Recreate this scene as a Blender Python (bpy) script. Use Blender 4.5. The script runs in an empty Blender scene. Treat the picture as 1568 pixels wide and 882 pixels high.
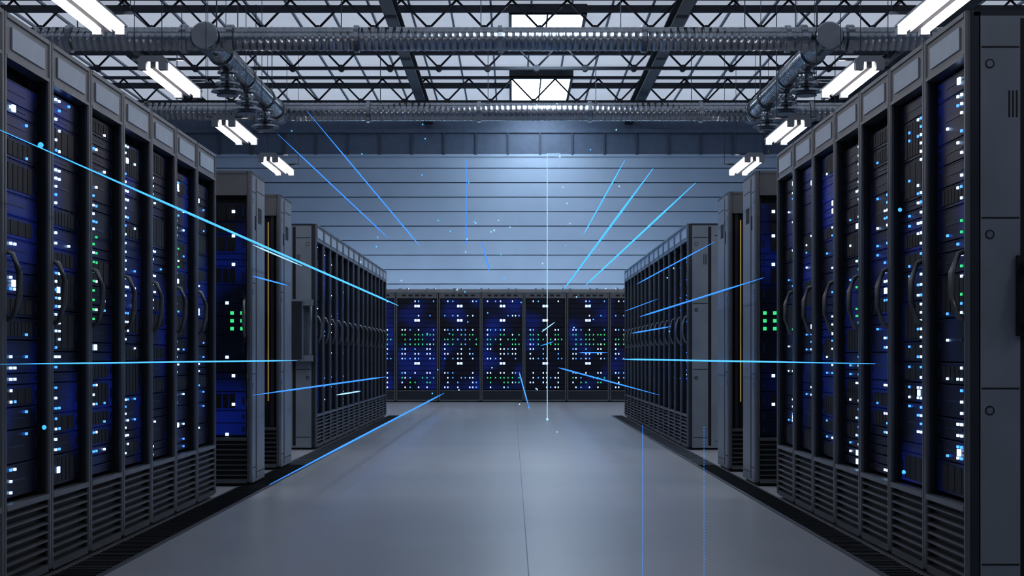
import bpy, math, random
from mathutils import Vector, Matrix
random.seed(7)
scene = bpy.context.scene
scene.view_settings.view_transform = 'Standard'
for lk in ('Medium High Contrast','Standard - Medium High Contrast','High Contrast'):
    try:
        scene.view_settings.look = lk; break
    except Exception: pass
scene.view_settings.exposure = 0.14

# ---------------------------------------------------------------- materials
def new_mat(name, col=(0.5,0.5,0.5), rough=0.5, metal=0.0, emit=None, es=0.0, noise=0.0, nscale=8.0, bump=0.0, sample=False):
    m = bpy.data.materials.new(name); m.use_nodes = True
    nt = m.node_tree; b = nt.nodes['Principled BSDF']
    b.inputs['Base Color'].default_value = (*col,1)
    b.inputs['Roughness'].default_value = rough
    b.inputs['Metallic'].default_value = metal
    if emit:
        b.inputs['Emission Color'].default_value = (*emit,1)
        b.inputs['Emission Strength'].default_value = es
        if not sample: m.cycles.emission_sampling='NONE'
    if noise > 0 or bump > 0:
        tc = nt.nodes.new('ShaderNodeTexCoord')
        n = nt.nodes.new('ShaderNodeTexNoise'); n.inputs['Scale'].default_value = nscale
        n.inputs['Detail'].default_value = 3
        nt.links.new(tc.outputs['Object'], n.inputs['Vector'])
        if noise > 0:
            r = nt.nodes.new('ShaderNodeValToRGB')
            r.color_ramp.elements[0].position = 0.3; r.color_ramp.elements[1].position = 0.7
            r.color_ramp.elements[0].color = (*[c*(1-noise) for c in col],1)
            r.color_ramp.elements[1].color = (*[min(1,c*(1+noise)) for c in col],1)
            nt.links.new(n.outputs['Fac'], r.inputs['Fac'])
            nt.links.new(r.outputs['Color'], b.inputs['Base Color'])
        if bump > 0:
            bp = nt.nodes.new('ShaderNodeBump'); bp.inputs['Strength'].default_value = bump
            bp.inputs['Distance'].default_value = 0.01
            nt.links.new(n.outputs['Fac'], bp.inputs['Height'])
            nt.links.new(bp.outputs['Normal'], b.inputs['Normal'])
    return m

M = {}
M['body']  = new_mat('rack_body_metal', (0.045,0.052,0.065), 0.42, 0.5, noise=0.15, nscale=3)
M['panel'] = new_mat('rack_side_panel', (0.23,0.265,0.30), 0.42, 0.3, noise=0.10, nscale=3)
M['frame'] = new_mat('rack_frame_metal', (0.17,0.18,0.19), 0.34, 0.5, noise=0.1, nscale=6)
M['label'] = new_mat('rack_label_plate', (0.46,0.54,0.62), 0.4, 0.1, noise=0.05)
M['dark']  = new_mat('rack_dark_plastic', (0.006,0.008,0.012), 0.5, 0.0)
M['slat']  = new_mat('vent_slat', (0.13,0.14,0.15), 0.4, 0.5, noise=0.1)
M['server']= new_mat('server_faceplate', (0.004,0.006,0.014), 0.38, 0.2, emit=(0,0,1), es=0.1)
M['server2']=new_mat('server_trim', (0.03,0.05,0.11), 0.35, 0.4)
M['ledw']  = new_mat('led_white', (0.6,0.7,1), 0.5, 0, (0.42,0.66,1.0), 2.4)
M['ledb']  = new_mat('led_blue', (0.2,0.4,1), 0.5, 0, (0.05,0.24,1.0), 1.9)
M['ledg']  = new_mat('led_green', (0.1,0.8,0.3), 0.5, 0, (0.04,0.62,0.20), 0.9)
M['amber'] = new_mat('amber_strip', (0.8,0.5,0.1), 0.5, 0, (0.9,0.65,0.32), 0.12)
M['screw'] = new_mat('bolt_steel', (0.35,0.37,0.4), 0.3, 0.9)
def paint_blue_glow(m, strength):
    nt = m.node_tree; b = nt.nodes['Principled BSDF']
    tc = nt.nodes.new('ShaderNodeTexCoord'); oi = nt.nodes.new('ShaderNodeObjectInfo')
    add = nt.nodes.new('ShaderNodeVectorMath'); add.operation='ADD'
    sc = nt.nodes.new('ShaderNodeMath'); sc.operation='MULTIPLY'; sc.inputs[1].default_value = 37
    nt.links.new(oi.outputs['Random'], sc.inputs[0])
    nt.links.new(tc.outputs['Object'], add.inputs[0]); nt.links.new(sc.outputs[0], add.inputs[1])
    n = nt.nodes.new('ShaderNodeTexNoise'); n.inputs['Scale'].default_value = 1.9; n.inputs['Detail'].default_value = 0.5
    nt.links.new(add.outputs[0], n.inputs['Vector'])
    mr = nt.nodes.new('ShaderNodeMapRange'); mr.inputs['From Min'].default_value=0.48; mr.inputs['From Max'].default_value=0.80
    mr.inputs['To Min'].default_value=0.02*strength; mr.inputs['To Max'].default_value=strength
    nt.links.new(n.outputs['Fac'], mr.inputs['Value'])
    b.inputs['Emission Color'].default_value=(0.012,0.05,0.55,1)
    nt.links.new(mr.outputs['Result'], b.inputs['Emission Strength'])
paint_blue_glow(M['server'], 0.25)  # soft blue glow painted onto the faceplates as patchy emission

# ---------------------------------------------------------------- mesh builder
class MB:
    def __init__(s, mats):
        s.v=[]; s.f=[]; s.mi=[]; s.sm=[]; s.mats=mats
    def idx(s, m):
        if m not in s.mats: s.mats.append(m)
        return s.mats.index(m)
    def box(s, x0,x1,y0,y1,z0,z1,m):
        b=len(s.v); k=s.idx(m)
        s.v += [(x0,y0,z0),(x1,y0,z0),(x1,y1,z0),(x0,y1,z0),(x0,y0,z1),(x1,y0,z1),(x1,y1,z1),(x0,y1,z1)]
        for q in ((0,3,2,1),(4,5,6,7),(0,1,5,4),(1,2,6,5),(2,3,7,6),(3,0,4,7)):
            s.f.append(tuple(b+i for i in q)); s.mi.append(k); s.sm.append(False)
    def prism(s, prof, x0, x1, m, axis='x'):
        b=len(s.v); k=s.idx(m); n=len(prof)
        for t in (x0,x1):
            for a,c in prof:
                s.v.append((t,a,c) if axis=='x' else ((a,t,c) if axis=='y' else (a,c,t)))
        for i in range(n):
            j=(i+1)%n; s.f.append((b+i,b+j,b+n+j,b+n+i)); s.mi.append(k); s.sm.append(False)
        s.f.append(tuple(b+i for i in reversed(range(n)))); s.mi.append(k); s.sm.append(False)
        s.f.append(tuple(b+n+i for i in range(n))); s.mi.append(k); s.sm.append(False)
    def tube(s, pts, radii, m, seg=12, smooth=True, cap=True):
        k=s.idx(m); base=len(s.v); n=len(pts)
        pts=[Vector(p) for p in pts]
        for i,p in enumerate(pts):
            d=(pts[min(i+1,n-1)]-pts[max(i-1,0)]).normalized()
            up=Vector((0,0,1)) if abs(d.z)<0.9 else Vector((1,0,0))
            a=d.cross(up).normalized(); c=d.cross(a).normalized()
            r=radii[i] if isinstance(radii,(list,tuple)) else radii
            for j in range(seg):
                t=2*math.pi*j/seg
                s.v.append(tuple(p+a*math.cos(t)*r+c*math.sin(t)*r))
        for i in range(n-1):
            for j in range(seg):
                j2=(j+1)%seg
                s.f.append((base+i*seg+j,base+i*seg+j2,base+(i+1)*seg+j2,base+(i+1)*seg+j)); s.mi.append(k); s.sm.append(smooth)
        if cap:
            s.f.append(tuple(base+j for j in reversed(range(seg)))); s.mi.append(k); s.sm.append(False)
            s.f.append(tuple(base+(n-1)*seg+j for j in range(seg))); s.mi.append(k); s.sm.append(False)
    def mesh(s, name):
        me=bpy.data.meshes.new(name); me.from_pydata(s.v,[],s.f)
        for m in s.mats: me.materials.append(M[m])
        me.polygons.foreach_set('material_index', s.mi)
        me.polygons.foreach_set('use_smooth', s.sm)
        me.update(); return me

def put(name, me, loc=(0,0,0), rz=0.0, parent=None):
    o=bpy.data.objects.new(name, me); scene.collection.objects.link(o)
    o.location=loc; o.rotation_euler=(0,0,rz)
    if parent: o.parent=parent
    return o

# ---------------------------------------------------------------- server rack
H=2.2
def rack_mesh(name, w=0.596, d=0.9, seed=1, style='row', mir=1):
    R=random.Random(seed); b=MB([]); hw=w/2
    zb=0.34; zt=2.03
    if style=='back': zb=0.24; zt=2.08
    b.box(-hw, -hw+0.025, 0.05, d, 0.02, H-0.02, 'panel')
    b.box(hw-0.025, hw, 0.05, d, 0.02, H-0.02, 'panel')
    b.box(-hw+0.025, hw-0.025, d-0.02, d, 0.02, H-0.02, 'body')
    b.box(-hw, hw, 0.03, d, H-0.02, H, 'body')
    b.box(-hw+0.025, hw-0.025, 0.05, d-0.02, 0.02, 0.05, 'body')
    b.box(-hw+0.02, hw-0.02, 0.04, d-0.03, 0.0, 0.02, 'dark')
    for sx in (-1,1):
        def sb(y0,y1,z0,z1,t,m):
            xa=sx*hw; xb=sx*(hw+t); b.box(min(xa,xb),max(xa,xb),y0,y1,z0,z1,m)
        t=0.0015
        if d>0.45: sb(0.205,0.235,0.04,H-0.03,t,'dark')
        for z in (0.12,0.78,1.42,2.06): sb(0.06,0.2,z,z+0.006,t,'dark')
        for z in (0.70,1.36,2.0):
            b.tube([(sx*hw,0.09,z),(sx*(hw+t),0.09,z)],0.018,'dark',12,False)
            b.tube([(sx*hw,0.09,z),(sx*(hw+0.0018),0.09,z)],0.013,'screw',10,False)
        for i in range(3): sb(0.160+i*0.014,0.166+i*0.014,1.80,1.90,t,'dark')
        if d>0.45:
            for i in range(6):
                sb(0.30+i*0.028,0.312+i*0.028,1.86,1.97,t,'dark')
            sb(0.27,d-0.04,0.08,0.086,t,'dark'); sb(0.27,d-0.04,2.08,2.086,t,'dark')
    pw=0.030
    for sx in (-1,1):
        x0,x1=(-hw,-hw+pw) if sx<0 else (hw-pw,hw)
        c=0.007
        b.prism([(x0+c,-0.0),(x1-c,-0.0),(x1,c),(x1,0.016),(x0,0.016),(x0,c)],0.03,H-0.0,'frame','z')
        b.box(x0,x1,0.016,0.055,0.03,H-0.005,'body')
    b.box(-hw+pw,hw-pw,0.006,0.055,zt,H,'frame')
    b.box(-hw+pw,hw-pw,0.0,0.006,H-0.018,H,'frame')
    b.box(-hw+pw,hw-pw,0.0,0.006,zt,zt+0.014,'frame')
    if style=='row':
        b.box(-hw+0.09,hw-0.09,0.0,0.006,zt+0.040,H-0.045,'label')
    if style=='back':
        for i in range(5): b.box(-0.3+i*0.13,-0.22+i*0.13,0.001,0.006,zt+0.04,zt+0.075,'dark')
    b.box(-hw+pw,hw-pw,0.03,0.055,0.03,zb,'dark')
    b.box(-hw+pw,hw-pw,0.0,0.03,zb-0.022,zb,'frame')
    b.box(-hw+pw,hw-pw,0.004,0.03,0.02,0.05,'frame')
    if style!='back':
        n=7; step=(zb-0.03-0.06)/n
        for i in range(n):
            z=0.066+i*step
            b.prism([(0.026,z),(0.004,z+0.006),(0.004,z+step*0.36),(0.026,z+step*0.52)],-hw+pw,hw-pw,'slat','x')
    else:
        b.box(-hw+pw,hw-pw,0.008,0.03,0.05,zb-0.022,'body')
    iw=hw-pw; fy=0.048
    b.box(-iw,-iw+0.010,0.030,0.06,zb,zt,'dark'); b.box(iw-0.010,iw,0.030,0.06,zb,zt,'dark')
    b.box(-iw,iw,0.09,0.10,zb,zt,'dark')
    if style in('row','cab'):
        hx=mir*(hw-0.045)
        pts=[(hx,0.03,1.31),(hx,-0.014,1.29),(hx,-0.040,1.22),(hx,-0.040,1.13),(hx,-0.014,1.05),(hx,0.03,1.03)]
        b.tube(pts,[0.010,0.011,0.013,0.013,0.011,0.010],'frame',8)
        b.box(hx-0.016,hx+0.016,0.02,0.05,1.00,1.34,'body')
    z=zb+0.012; iw2=iw-0.012
    def led(x,zc,m,lw=0.017,lh=0.010): b.box(x-lw/2,x+lw/2,fy-0.009,fy-0.002,zc-lh/2,zc+lh/2,m)
    if style in('row','cab'):
        while z<zt-0.05:
            h=R.choice([0.044,0.044,0.088,0.088,0.132,0.176]); h=min(h,zt-0.012-z)
            b.box(-iw2,iw2,fy,0.09,z+0.003,z+h-0.003,'server')
            b.box(-iw2,iw2,fy-0.003,fy,z+h-0.007,z+h-0.004,'server2')
            for s_ in (-1,1): b.box(s_*(iw2-0.02)-0.008,s_*(iw2-0.02)+0.008,fy-0.004,fy,z+h*0.3,z+h*0.7,'server2')
            kind=R.random()
            if kind<0.45 and h>0.08:
                nb=R.choice([4,6,8])
                for i in range(nb):
                    xx=-iw2+0.07+i*(2*iw2-0.14)/nb
                    b.box(xx,xx+(2*iw2-0.14)/nb-0.008,fy-0.004,fy,z+0.014,z+h-0.016,'dark')
            elif style=='row':
                b.box(-iw2+0.12,iw2-0.16,fy-0.003,fy,z+h*0.47,z+h*0.53,'server2')
            if style=='row':
                grn0 = seed%3==1 and 1.05<z<1.45
                nr=max(1,int(h/0.034))
                on = R.random()
                for r_ in range(nr):
                    zc=z+h*(r_+0.5)/nr
                    if on<0.68:
                        for cx in (0.095,0.045):
                            if R.random()<(0.85 if cx==0.095 else 0.45):
                                led(mir*cx,zc,'ledg' if grn0 and R.random()<0.8 else ('ledw' if R.random()<0.68 else 'ledb'))
                    if R.random()<0.14: led(-mir*0.10,zc,'ledb' if R.random()<0.5 else 'ledw')
                if R.random()<0.06: led(mir*0.06,z+h/2,'ledw',0.034,0.026)
            z+=h
    if style=='cab':
        for s_ in (-1,1):
            for i,zc in enumerate((1.92,1.75,1.55,1.28,0.90,0.77,0.57,0.36)):
                led(s_*(0.17 if i not in (3,4,7) else 0.125),zc,'ledw',0.022,0.020)
            for i in range(3):
                for j in range(2): led(s_*0.23-s_*j*0.07,1.10+i*0.055,'ledg',0.024,0.024)
    if style=='amber':
        b.box(-iw2,iw2,fy,0.09,zb,zt,'dark')
        for s_ in (-1,1):
            b.box(s_*0.20-0.004,s_*0.20+0.004,fy-0.012,fy,0.55,1.98,'amber')
            b.box(s_*0.235-0.012,s_*0.235+0.012,fy-0.03,fy,zb,zt,'body')
            b.box(s_*0.15-0.012,s_*0.15+0.012,-0.01,fy,1.05,1.28,'screw')
    if style=='back':
        n=19; h=(zt-zb-0.02)/n
        for i in range(n):
            zz=zb+0.01+i*h; zc=zz+h/2
            b.box(-iw2,iw2,fy,0.09,zz+0.004,zz+h-0.004,'server')
            b.box(-iw2,iw2,fy-0.003,fy,zz+h-0.010,zz+h-0.006,'server2')
            grn = 9<=i<=11 or (i in(1,2) and seed%2==0)
            if i in (14,17,5): 
                for cx in (-0.03,0.03): led(cx,zc,'ledw',0.045,0.045)
                continue
            if i in (4,13,16): continue
            for cx in (-0.30,-0.24,-0.04,0.03,0.20,0.26):
                p=0.72 if i<15 else 0.25
                if R.random()<p: led(cx,zc,'ledg' if grn and R.random()<0.85 else ('ledw' if R.random()<0.8 else 'ledb'),0.020,0.028)
            for cx in (-0.14,0.11,0.33):
                if grn and R.random()<0.6: led(cx,zc,'ledg',0.020,0.028)
                elif R.random()<0.25: led(cx,zc,'ledb',0.020,0.026)
    return b.mesh(name)

row_L=[rack_mesh('rack_row_%d'%i,seed=i,mir=-1) for i in range(1,7)]
row_R=[rack_mesh('rack_rowr_%d'%i,seed=i+30,mir=1) for i in range(1,7)]
cab=rack_mesh('rack_cab',w=0.6,d=0.6,seed=11,style='cab')
amb=rack_mesh('rack_amber',w=0.6,d=0.65,seed=12,style='amber')
back_vars=[rack_mesh('rack_back_%d'%i,w=0.850,d=0.9,seed=20+i,style='back') for i in range(4)]

XL=-1.90; XR=1.70
k=0
for (y0,n) in ((5.87-1.8,10),(15.25,7),(19.52,7)):
    for i in range(n):
        put('server_rack',row_L[(k*5+2)%6],(XL,y0+0.3+i*0.6,0),math.radians(90)); k+=1
for (y0,n) in ((5.87,7),(15.22,7),(19.48,7)):
    for i in range(n):
        put('server_rack',row_R[(k*5+3)%6],(XR,y0+0.3+i*0.6,0),math.radians(-90)); k+=1
put('network_cabinet',cab,(-1.82-0.3,10.93,0)); put('network_cabinet',cab,(1.70+0.3,10.93,0))
put('power_cabinet',amb,(-1.85-0.3,12.5,0)); put('power_cabinet',amb,(1.70+0.3,12.3,0))
for i in range(-5,6):
    put('server_rack',back_vars[(i*3)%4],(-0.19+ i*0.857,31.4,0))

# ---------------------------------------------------------------- room shell
M['floor']=new_mat('floor_concrete',(0.32,0.325,0.34),0.30,0.0,noise=0.05,nscale=1.2,bump=0.04)
M['seam']=new_mat('floor_seam',(0.21,0.215,0.235),0.6)
M['strip']=new_mat('floor_vent_tile',(0.07,0.075,0.09),0.5,0.2,noise=0.1)
M['wall']=new_mat('wall_siding',(0.30,0.38,0.49),0.5,0.1,noise=0.05,nscale=1.5)
M['walld']=new_mat('wall_groove',(0.05,0.065,0.10),0.6)
M['band']=new_mat('wall_band',(0.085,0.115,0.17),0.5,0.2,noise=0.08)
M['roof']=new_mat('glowing_roof_panel',(0.66,0.70,0.75),0.5,0.0,(0.78,0.86,1.0),0.34,noise=0.05,nscale=1)  # emission added to make the ceiling look lit; no daylight passes through
M['steel']=new_mat('roof_steel',(0.03,0.034,0.045),0.45,0.4,noise=0.15)
M['seamr']=new_mat('roof_rib',(0.24,0.27,0.32),0.5,0.2)
M['sky']=new_mat('skylight_glass',(0.9,0.95,1),0.3,0,(0.74,0.87,1.0),11,sample=True)
M['tube']=new_mat('fluorescent_tube',(1,1,1),0.3,0,(1.0,0.91,0.90),20,sample=True)
M['housing']=new_mat('lamp_housing',(0.30,0.31,0.33),0.4,0.4)
M['duct']=new_mat('galvanised_duct',(0.31,0.33,0.36),0.22,0.95,noise=0.15,nscale=5)
M['wire']=new_mat('steel_wire',(0.10,0.11,0.13),0.4,0.7)
W=8.5; Y0=-4.0; Y1=33.0; ZC=6.3
b=MB([]); b.box(-W,W,Y0,Y1,-0.2,0.0,'floor')
put('floor',b.mesh('floor'))
b=MB([]); b.box(0.067,0.071,Y0+.1,31.2,0.0,0.0008,'seam')
put('trim_1',b.mesh('floor_seams'))
b=MB([])
for (xa,xb) in ((XL-0.0,XL+0.22),(XR-0.18,XR)):
    b.box(xa,xb,2.0,24.0,0.0,0.006,'strip')
    yy=2.0
    while yy<24.0:
        b.box(xa+0.02,xb-0.02,yy,yy+0.008,0.006,0.010,'dark'); yy+=0.05 if yy<13 else 0.15
put('trim_2',b.mesh('floor_vent_strips'))
b=MB([]); b.box(-W,W,Y1+0.02,Y1+0.2,0,ZC,'walld')
p=0.305; z=0.0
while z<5.1:
    b.prism([(Y1+0.02,z+0.006),(Y1-0.010,z+0.010),(Y1-0.006,z+p-0.010),(Y1+0.02,z+p-0.005)],-W,W,'wall','x'); z+=p
b.box(-W,W,Y1-0.03,Y1+0.02,5.12,5.16,'wall')
b.box(-W,W,Y1-0.005,Y1+0.02,5.16,5.62,'band')
b.box(-W,W,Y1-0.05,Y1+0.02,5.62,5.70,'band')
b.box(-W,W,Y1-0.01,Y1+0.02,5.70,ZC,'band')
x=-W+0.3
while x<W:
    b.box(x,x+0.035,Y1-0.04,Y1-0.005,5.16,5.62,'walld'); x+=0.675
put('wall_back',b.mesh('wall_back'))
for nm,xa,xb in (('wall_left',-W-0.2,-W),('wall_right',W,W+0.2)):
    b=MB([]); b.box(xa,xb,Y0,Y1,0,ZC,'band')
    z=0.3
    xi=xb if xa<0 else xa
    while z<ZC-0.1:
        b.box(min(xi,xi+(0.01 if xa<0 else -0.01)),max(xi,xi+(0.01 if xa<0 else -0.01)),Y0,Y1,z,z+0.28,'wall'); z+=0.305
    put(nm,b.mesh(nm))
b=MB([]); b.box(-W,W,Y0-0.2,Y0,0,ZC,'wall'); put('wall_front',b.mesh('wall_front'))
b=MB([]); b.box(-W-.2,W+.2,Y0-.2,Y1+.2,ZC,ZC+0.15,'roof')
x=-W+0.1
while x<W:
    b.box(x,x+0.03,Y0,Y1,ZC-0.04,ZC,'seamr'); x+=0.62
y=Y0+0.9
while y<Y1:
    b.box(-W,W,y,y+0.09,ZC-0.14,ZC-0.04,'steel'); y+=3.37
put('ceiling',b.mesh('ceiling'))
for i,(ya,yb) in enumerate(((11.0,13.0),(17.5,19.3),(24.0,25.8),(29.4,32.4))):  # nearer skylights are out of view, added to light the aisle floor
    b=MB([]); b.box(0.0,1.1,ya,yb,ZC-0.14,ZC-0.11,'sky')
    b.box(-0.05,0,ya-0.05,yb+0.05,ZC-0.16,ZC,'steel'); b.box(1.1,1.15,ya-0.05,yb+0.05,ZC-0.16,ZC,'steel')
    b.box(0,1.1,ya-0.05,ya,ZC-0.16,ZC,'steel'); b.box(0,1.1,yb,yb+0.05,ZC-0.16,ZC,'steel')
    b.box(0.53,0.56,ya,yb,ZC-0.15,ZC-0.14,'steel')
    put('window_%d'%(i+1),b.mesh('skylight'))
b=MB([]); zb_=5.70; zt_=6.12
b.box(-W,W,-0.045,0.045,zb_-0.03,zb_+0.015,'steel'); b.box(-W,W,-0.05,0.05,zt_,zt_+0.045,'steel')
n=int(2*W/0.8); st=2*W/n
for i in range(n):
    x0=-W+i*st
    b.tube([(x0,0,zb_),(x0+st/2,0,zt_)],0.018,'steel',6); b.tube([(x0+st/2,0,zt_),(x0+st,0,zb_)],0.018,'steel',6)
    b.tube([(x0,-0.06,zb_-0.01),(x0,0.06,zb_-0.01)],0.055,'steel',10)
truss=b.mesh('roof_truss')
for y in (2.0,5.5,9.0,12.5,16.0,19.6,22.9,26.0,29.4):
    put('roof_truss',truss,(0,y,0))
for x in (-6.2,-1.75,2.45,6.4):
    b=MB([]); b.box(-0.09,0.09,Y0,Y1,6.02,6.04,'steel'); b.box(-0.012,0.012,Y0,Y1,5.83,6.02,'steel'); b.box(-0.09,0.09,Y0,Y1,5.81,5.83,'steel')
    put('roof_beam',b.mesh('roof_beam'),(x,0,0))

# ---------------------------------------------------------------- ducts
def ribbed(b, p0, p1, r, rib=0.09, amp=0.007, seg=20):
    p0=Vector(p0); p1=Vector(p1); L=(p1-p0).length; d=(p1-p0)/L
    pts=[];rad=[]; t=0
    while t<L:
        for o,rr in ((0,r),(rib*0.6,r),(rib*0.75,r+amp),(rib*0.85,r+amp)):
            if t+o<L: pts.append(p0+d*(t+o)); rad.append(rr)
        t+=rib
    pts.append(p1); rad.append(r)
    b.tube(pts,rad,'duct',seg)
    t=0.9
    while t<L:
        q=p0+d*t; b.tube([q-d*0.03,q-d*0.03,q+d*0.03,q+d*0.03],[r,r+0.028,r+0.028,r],'duct',seg,False); t+=1.85
b=MB([]); ZD=5.0; r=0.15
ya,yb=20.2,26.2; xl,xr=-3.92,4.05
ribbed(b,(-6.6,ya,ZD),(6.2,ya,ZD),r); ribbed(b,(-7.0,yb,ZD),(7.0,yb,ZD),r)
for x in (xl,xr):
    ribbed(b,(x,ya,ZD),(x,yb,ZD),r*1.0)
    b.tube([(x,ya-0.24,ZD),(x,ya-0.20,ZD),(x,ya-0.20,ZD),(x,ya+0.25,ZD)],[r*1.1,r*1.25,r*1.18,r*1.18],'duct',24)
    for cx in (-0.3,0.3): b.tube([(x+cx-0.04,ya,ZD),(x+cx+0.04,ya,ZD)],r+0.035,'duct',24,False)
    b.tube([(x,yb-0.35,ZD),(x,yb+0.22,ZD)],r*1.2,'duct',24)
    for yy in (21.6,23.2,24.9):
        b.tube([(x,yy,ZD-0.05),(x,yy,ZD-0.42)],0.095,'duct',18)
        for j,(dz,rr) in enumerate(((0.16,0.13),(0.24,0.115),(0.32,0.16),(0.42,0.21),(0.47,0.14))):
            b.tube([(x,yy,ZD-dz),(x,yy,ZD-dz-0.03)],[rr,rr*1.08],'duct',20,False)
    for yy in (20.8,22.4,24.0,25.6): b.box(x-0.006,x+0.006,yy-0.01,yy+0.01,ZD,ZC,'wire')
for xx in (-5.6,-2.2,-0.4,1.4,3.0,5.4):
    for y in (ya,yb): b.box(xx-0.006,xx+0.006,y-0.006,y+0.006,ZD,ZC,'wire')
put('ventilation_duct',b.mesh('ventilation_duct'))

# ---------------------------------------------------------------- lamps
b=MB([])
b.prism([(-0.17,0.02),(-0.12,0.07),(0.12,0.07),(0.17,0.02),(0.17,0.0),(-0.17,0.0)],-1.0,1.0,'housing','y')
for x in (-0.115,0.115):
    b.tube([(x,-0.90,-0.048),(x,0.90,-0.048)],0.035,'tube',8)
    for y in (-0.95,0.95): b.box(x-0.045,x+0.045,y-0.05,y+0.05,-0.085,0.0,'housing')
b.box(-0.03,0.03,-0.95,0.95,-0.06,0.0,'housing')
for y in (-0.7,0.7):
    for sx in (-1,1): b.tube([(sx*0.27,y,0.10),(sx*0.27,y,ZC-4.2)],0.005,'wire',5)
    b.box(-0.29,0.29,y-0.02,y+0.02,0.07,0.095,'wire')
lamp=b.mesh('hanging_fluorescent_lamp')
for y in (2.7,6.7,10.7,14.7,18.5,22.8,26.8):  # nearest lamps are out of view, added to brighten the foreground
    put('hanging_fluorescent_lamp',lamp,(-4.02,y,4.2)); put('hanging_fluorescent_lamp',lamp,(4.0,y,4.2))

M['up']=new_mat('uplight_tube',(1,1,1),0.3,0,(0.66,0.82,1.0),34,sample=True)
b=MB([]); b.box(-4.4,4.4,31.75,31.95,H,H+0.03,'housing'); b.box(-4.4,4.4,31.72,31.75,H,H+0.075,'housing')
x=-4.3
while x<4.2:
    b.tube([(x,31.85,H+0.06),(x+0.36,31.85,H+0.06)],0.022,'up',6); b.box(x-0.04,x,31.70,31.89,H+0.03,H+0.10,'housing'); b.box(x+0.36,x+0.40,31.70,31.89,H+0.03,H+0.10,'housing'); x+=0.55
put('uplight_strip',b.mesh('uplight_strip'))

b=MB([])
b.box(-2.20,-2.02,15.13,15.245,0.86,1.46,'panel'); b.box(-2.19,-2.03,15.12,15.13,0.88,1.44,'body')
b.tube([(-2.02,15.18,1.42),(-1.96,15.18,1.42),(-1.95,15.18,1.40),(-1.95,15.18,0.93),(-1.96,15.18,0.90),(-2.02,15.18,0.90)],0.016,'screw',10)
b.box(-2.02,-1.93,15.15,15.24,1.40,1.46,'panel'); b.box(-2.02,-1.93,15.15,15.24,0.86,0.92,'panel')
put('junction_box',b.mesh('junction_box'))
b=MB([]); hx=XR+0.215
b.tube([(hx,5.855,1.25),(hx,5.80,1.235),(hx-0.01,5.79,1.12),(hx,5.80,1.03),(hx,5.855,1.01)],[0.014,0.018,0.020,0.018,0.014],'dark',10)
b.box(hx-0.03,hx+0.03,5.850,5.865,0.98,1.28,'dark')
put('cabinet_pull_handle',b.mesh('pull_handle'))

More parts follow.
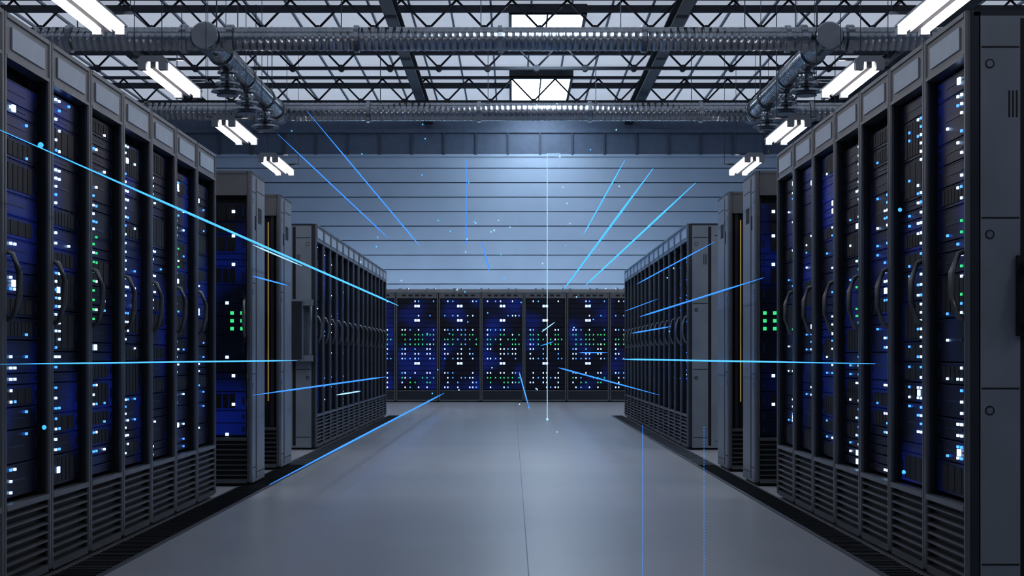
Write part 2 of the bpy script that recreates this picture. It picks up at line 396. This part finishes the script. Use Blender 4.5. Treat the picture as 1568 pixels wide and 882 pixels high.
# ---------------------------------------------------------------- overlay light streaks, added as glowing rods in the aisle
M['trail']=new_mat('light_trail_blue',(0.02,0.1,0.3),0.5,0,(0.03,0.26,1.0),1.0)
M['trailc']=new_mat('light_trail_cyan',(0.05,0.2,0.3),0.5,0,(0.06,0.42,1.0),1.1)
M['trailw']=new_mat('light_trail_pale',(0.2,0.3,0.3),0.5,0,(0.35,0.66,0.95),0.9)
b=MB([])
T=[
(-1.6,4.9,1.61,22.07,1.626,.0045,.012,'trailc'),(-1.6,4.9,.878,11.67,.876,.003,.006,'trailc'),
(1.5,6.47,.873,21.3,.873,.004,.012,'trailc'),(-1.2,7.76,.27,27.7,.265,.006,.012,'trail'),
(-1.5,9.07,.68,18.56,.668,.005,.009,'trail'),(-1.3,11.6,.62,13.45,.609,.006,.006,'trailw'),
(-1.5,9.07,1.369,10.47,1.38,.005,.004,'trail'),(-1.5,9.07,1.55,11.18,1.552,.005,.004,'trailw'),
(-2.0,13.37,2.805,25.4,2.826,.005,.009,'trail'),(-1.8,13.76,3.06,30.6,3.07,.005,.013,'trail'),
(1.2,16.65,2.995,26.4,2.957,.009,.011,'trailc'),(1.0,11.1,2.237,30.3,2.21,.010,.016,'trailc'),
(1.4,11.96,2.23,30.3,2.27,.009,.013,'trailc'),(1.4,10.8,1.697,17.6,1.72,.004,.006,'trail'),
(1.5,9.33,1.374,18.37,1.375,.005,.009,'trail'),(1.5,14.75,1.189,19.57,1.20,.006,.009,'trail'),
(.9,9.56,.669,30.4,.697,.004,.014,'trail'),(.08,7.1,.66,17.45,.733,.003,.007,'trail'),
(-.3,15.65,2.05,21.2,2.05,.006,.009,'trail'),(1.0,16.4,.948,23.3,.968,.006,.009,'trail'),
(.55,20,1.35,29,1.37,.006,.010,'trailw'),(.4,15,1.05,22,1.06,.004,.006,'trail'),(1.3,14,1.42,18,1.43,.003,.004,'trail')]
for X,a,za,c,zc,r0,r1,m in T:
    n=6; pts=[];rad=[]
    for i in range(n+1):
        t=i/n; pts.append((X,a+(c-a)*t,za+(zc-za)*t)); rad.append((r0+(r1-r0)*t)*(1 if 0<i<n else 0.25))
    b.tube(pts,rad,m,6)
b.tube([(.495,22,.03),(.495,22,3.76)],.005,'trailw',5); b.tube([(-.64,22,2.48),(-.64,22,3.67)],.004,'trail',5)
b.tube([(.495,22,3.76),(.67,22,3.76),(.67,22,3.72)],.004,'trailw',5)
b.tube([(.5,6.0,.04),(.5,6.0,.64)],.0008,'trail',4)
z=.04
while z<.64: b.tube([(.735,6.0,z),(.735,6.0,z+.006)],.001,'trail',4); z+=.012
def node(x,y,z,r_,m='trailw'):
    b.tube([(x,y,z-r_),(x,y,z-r_*.7),(x,y,z),(x,y,z+r_*.7),(x,y,z+r_)],[r_*.1,r_*.7,r_,r_*.7,r_*.1],m,10)
for (x,y,z,r_) in ((-1.6,5.32,1.62,.010),(-1.6,5.36,.66,.008),(1.5,6.06,1.47,.008),(1.5,6.0,.46,.008),(-.25,22,2.68,.014),(.495,22,.03,.02),(.67,22,3.72,.018)):
    node(x,y,z,r_,'trailc' if y<8 else 'trailw')
R=random.Random(3)
for i in range(60):
    y=R.uniform(9,28); node(R.uniform(-1.5,1.4),y,R.uniform(0.3,3.2),y*0.0005,'trailw' if i%2 else 'trailc')
put('overlay_light_trails',b.mesh('light_trails'))

# ---------------------------------------------------------------- world + camera
w=bpy.data.worlds.new('World'); scene.world=w; w.use_nodes=True
w.node_tree.nodes['Background'].inputs['Color'].default_value=(0.3,0.45,0.8,1)
w.node_tree.nodes['Background'].inputs['Strength'].default_value=0.3
cam=bpy.data.cameras.new('Camera'); cam.lens=55.1; cam.sensor_width=36; cam.shift_y=0.0676
co=bpy.data.objects.new('Camera',cam); scene.collection.objects.link(co)
co.location=(0,0,0.9); co.rotation_euler=(math.radians(90),0,0); cam.clip_end=200
scene.camera=co
